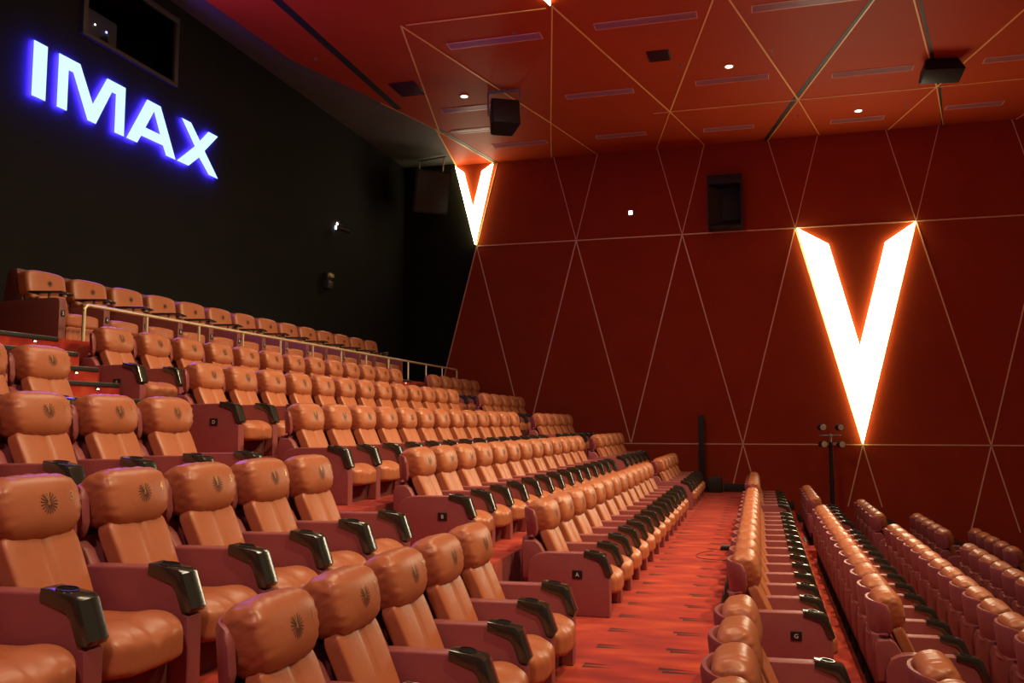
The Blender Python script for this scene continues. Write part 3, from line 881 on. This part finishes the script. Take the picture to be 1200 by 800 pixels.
# sensor on the far wall
bm = bmesh.new(); box(bm, -3.20, -3.07, FY - 0.05, FY, 7.16, 7.30, 0.012, mi=0); box(bm, -3.18, -3.09, FY - 0.056, FY - 0.048, 7.18, 7.28, 0.004, mi=1)
tag(finish('wall_sensor', bm, [M['white'], M['ledw']]), 'tiny bright white square lamp high on the red wall', 'lamp')

# ------------------------------------------------------------------ brass railing
RX, RZ = -7.40, 2.63
rail = empty('railing', (RX, 8.36, RZ), 'slim brass railing along the front edge of the top row', 'railing')
bm = bmesh.new(); H = 0.43; LEN = 12.96
path = [(0, 0, 0)] + [(0, 0, H - 0.07)] + [(0, 0.07 - 0.07 * math.cos(a), H - 0.07 + 0.07 * math.sin(a)) for a in [PI / 8 * k for k in range(1, 5)]]
path += [(0, LEN - 0.05, H), (0, LEN, H - 0.03), (0, LEN, 0)]
tube(bm, path, 0.022, 10); finish('top_rail', bm, M['rail'], rail)
for k in range(1, 12):
    bm = bmesh.new(); tube(bm, [(0, 1.08 * k, 0), (0, 1.08 * k, H - 0.015)], 0.018, 8); finish('post', bm, M['rail'], rail)

# ------------------------------------------------------------------ things at the foot of the far wall and on the aisle
bm = bmesh.new(); box(bm, -1.48, -1.34, 22.70, 22.82, 0.0, 1.90, 0.012); box(bm, -1.55, -1.27, 22.62, 22.90, 0.0, 0.03, 0.005)
tag(finish('black_post', bm, M['black']), 'tall black post standing before the far wall at the aisle end', 'post')
bm = bmesh.new(); box(bm, -1.26, -0.94, 22.55, 22.85, 0.0, 0.37, 0.012); tube(bm, [(-1.0, 22.7, 0.36), (-1.0, 22.7, 0.43)], 0.012, 6, 1); tube(bm, [(-0.90, 22.7, 0.0), (-0.90, 22.7, 0.25)], 0.01, 6, 1)
tag(finish('equipment_box', bm, [M['darkgrey'], M['grey']]), 'low dark box on the carpet beside the tall black post', 'box')
tw = empty('light_stand', (1.62, 22.45, -0.70), 'dark stand with four round lamp heads before the red wall, left of big V', 'lamp')
bm = bmesh.new(); tube(bm, [(0, 0, 0.02), (0, 0, 1.95)], [0.055, 0.045], 12); tube(bm, [(0, 0, 1.0), (0, 0, 1.06)], 0.065, 12)
for a in (0.3, 2.4, 4.5): tube(bm, [(0, 0, 0.45), (0.32 * math.cos(a), 0.32 * math.sin(a), 0.02)], 0.018, 6)
finish('stand', bm, M['black'], tw)
bm = bmesh.new(); tube(bm, [(-0.26, 0, 2.10), (0.24, 0, 2.10)], 0.02, 8); tube(bm, [(0, 0, 1.9), (0, 0, 2.15)], 0.022, 8); tube(bm, [(-0.2, 0, 1.92), (0.24, 0, 1.92)], 0.016, 8)
finish('crossbar', bm, M['grey'], tw)
for x, z in ((-0.20, 2.30), (0.20, 2.30), (-0.18, 1.90), (0.22, 1.90)):
    bm = bmesh.new(); d = Vector((0.35, -1, 0.0)).normalized(); c = Vector((x, -0.04, z))
    tube(bm, [c - d * 0.13, c - d * 0.03, c + d * 0.10], [0.055, 0.080, 0.085], 16); h = finish('lamp_head', bm, M['black'], tw)
    bm = bmesh.new(); tube(bm, [c + d * 0.099, c + d * 0.106], [0.074, 0.066], 16); finish('lens', bm, M['lensglass'], h)['label'] = 'pale round lens'
bm = bmesh.new(); box(bm, -0.55, -0.41, 12.44, 12.58, 0.0, 0.045, 0.006, mi=0); box(bm, -0.535, -0.425, 12.46, 12.57, 0.044, 0.062, 0.006, mi=1)
tag(finish('floor_socket_box', bm, [M['black'], M['grey']]), 'small black box with a grey top lying on the aisle carpet', 'box')
bm = bmesh.new(); tube(bm, [(-0.48 + 0.30 * math.cos(a) * (1 + 0.1 * math.sin(2 * a)) - 0.05, 11.95 + 0.42 * math.sin(a), 0.004) for a in [2 * PI * i / 24 * 0.9 - 4.3 for i in range(25)]], 0.0035, 6)
tag(finish('cable', bm, M['black']), 'thin dark cable looped on the aisle carpet', 'cable')

# ------------------------------------------------------------------ lights
def spot(loc, target, e, col, size=math.radians(100), blend=0.8, r=0.15):
    l = bpy.data.lights.new('unseen_spot', 'SPOT'); l.energy = e; l.color = col; l.spot_size = size; l.spot_blend = blend; l.shadow_soft_size = r
    o = bpy.data.objects.new('unseen_spot', l); COL.objects.link(o); o.location = loc
    d = Vector(target) - Vector(loc); o.rotation_euler = d.to_track_quat('-Z', 'Y').to_euler(); return o
WARM = (1.0, 0.75, 0.40)
for x, y, tx, ty, e in ((2.4, 4.0, -3.0, 5.5, 1650), (3.6, 9.5, -3.8, 11.0, 2100), (2.6, 14.5, -2.4, 14.0, 2900), (6.0, 8.0, -4.5, 11.0, 500), (0.2, 7.0, -2.2, 7.5, 420)):
    spot((x, y, CZ - 0.15), (tx, ty, 0.5), e, WARM, math.radians(85))
for x, y, e in ((4.6, 12.0, 480), (4.4, 18.0, 380), (-0.5, 17.5, 520)):
    spot((x, y, CZ - 0.15), (x - 0.8, y, 0), e, WARM, math.radians(80))
spot((-1.2, -1.6, CZ - 0.15), (-3.2, 4.6, 0.6), 1300, (1.0, 0.60, 0.56), math.radians(60), 0.9, 0.4)  # added pink fill with no known fixture, tints the near-left seats
# violet wash thrown into the room by the blue sign
l = bpy.data.lights.new('sign_glow', 'AREA'); l.shape = 'RECTANGLE'; l.size = 4.3; l.size_y = 0.8; l.energy = 110; l.color = (0.34, 0.08, 1.0)
o = bpy.data.objects.new('sign_glow', l); COL.objects.link(o); o.location = (BX + 0.2, 11.7, 6.58); o.rotation_euler = (0, math.radians(-90), 0)
o.rotation_euler = Vector((1, 0, 0)).to_track_quat('-Z', 'Z').to_euler()

# dim warm ambience of the open screen side of the hall
w = bpy.data.worlds.new('ambience'); SC.world = w; w.use_nodes = True
w.node_tree.nodes['Background'].inputs[0].default_value = (1.0, 0.62, 0.45, 1); w.node_tree.nodes['Background'].inputs[1].default_value = 0.10

# ------------------------------------------------------------------ camera
yaw, pitch, roll, fpx = 0.2714366, 0.0917907, -0.00099521, 1037.2
f = Vector((-math.sin(yaw) * math.cos(pitch), math.cos(yaw) * math.cos(pitch), math.sin(pitch)))
r = Vector((math.cos(yaw), math.sin(yaw), 0)); u = r.cross(f)
r2 = r * math.cos(roll) + u * math.sin(roll); u2 = -r * math.sin(roll) + u * math.cos(roll)
cd_ = bpy.data.cameras.new('camera'); cd_.sensor_width = 36; cd_.lens = fpx * 36 / 1200; cd_.clip_start = 0.05; cd_.clip_end = 200
co = bpy.data.objects.new('camera', cd_); COL.objects.link(co)
mw = Matrix(((r2.x, u2.x, -f.x, 0), (r2.y, u2.y, -f.y, 0), (r2.z, u2.z, -f.z, 1.71), (0, 0, 0, 1)))
co.matrix_world = mw; SC.camera = co
SC.view_settings.view_transform = 'Standard'; SC.view_settings.look = 'None'; SC.view_settings.exposure = -0.12; SC.view_settings.gamma = 1.0
SC.view_settings.use_curve_mapping = False
SC.cycles.use_denoising = True
SC.cycles.max_bounces = 6
SC.cycles.sample_clamp_indirect = 4.0
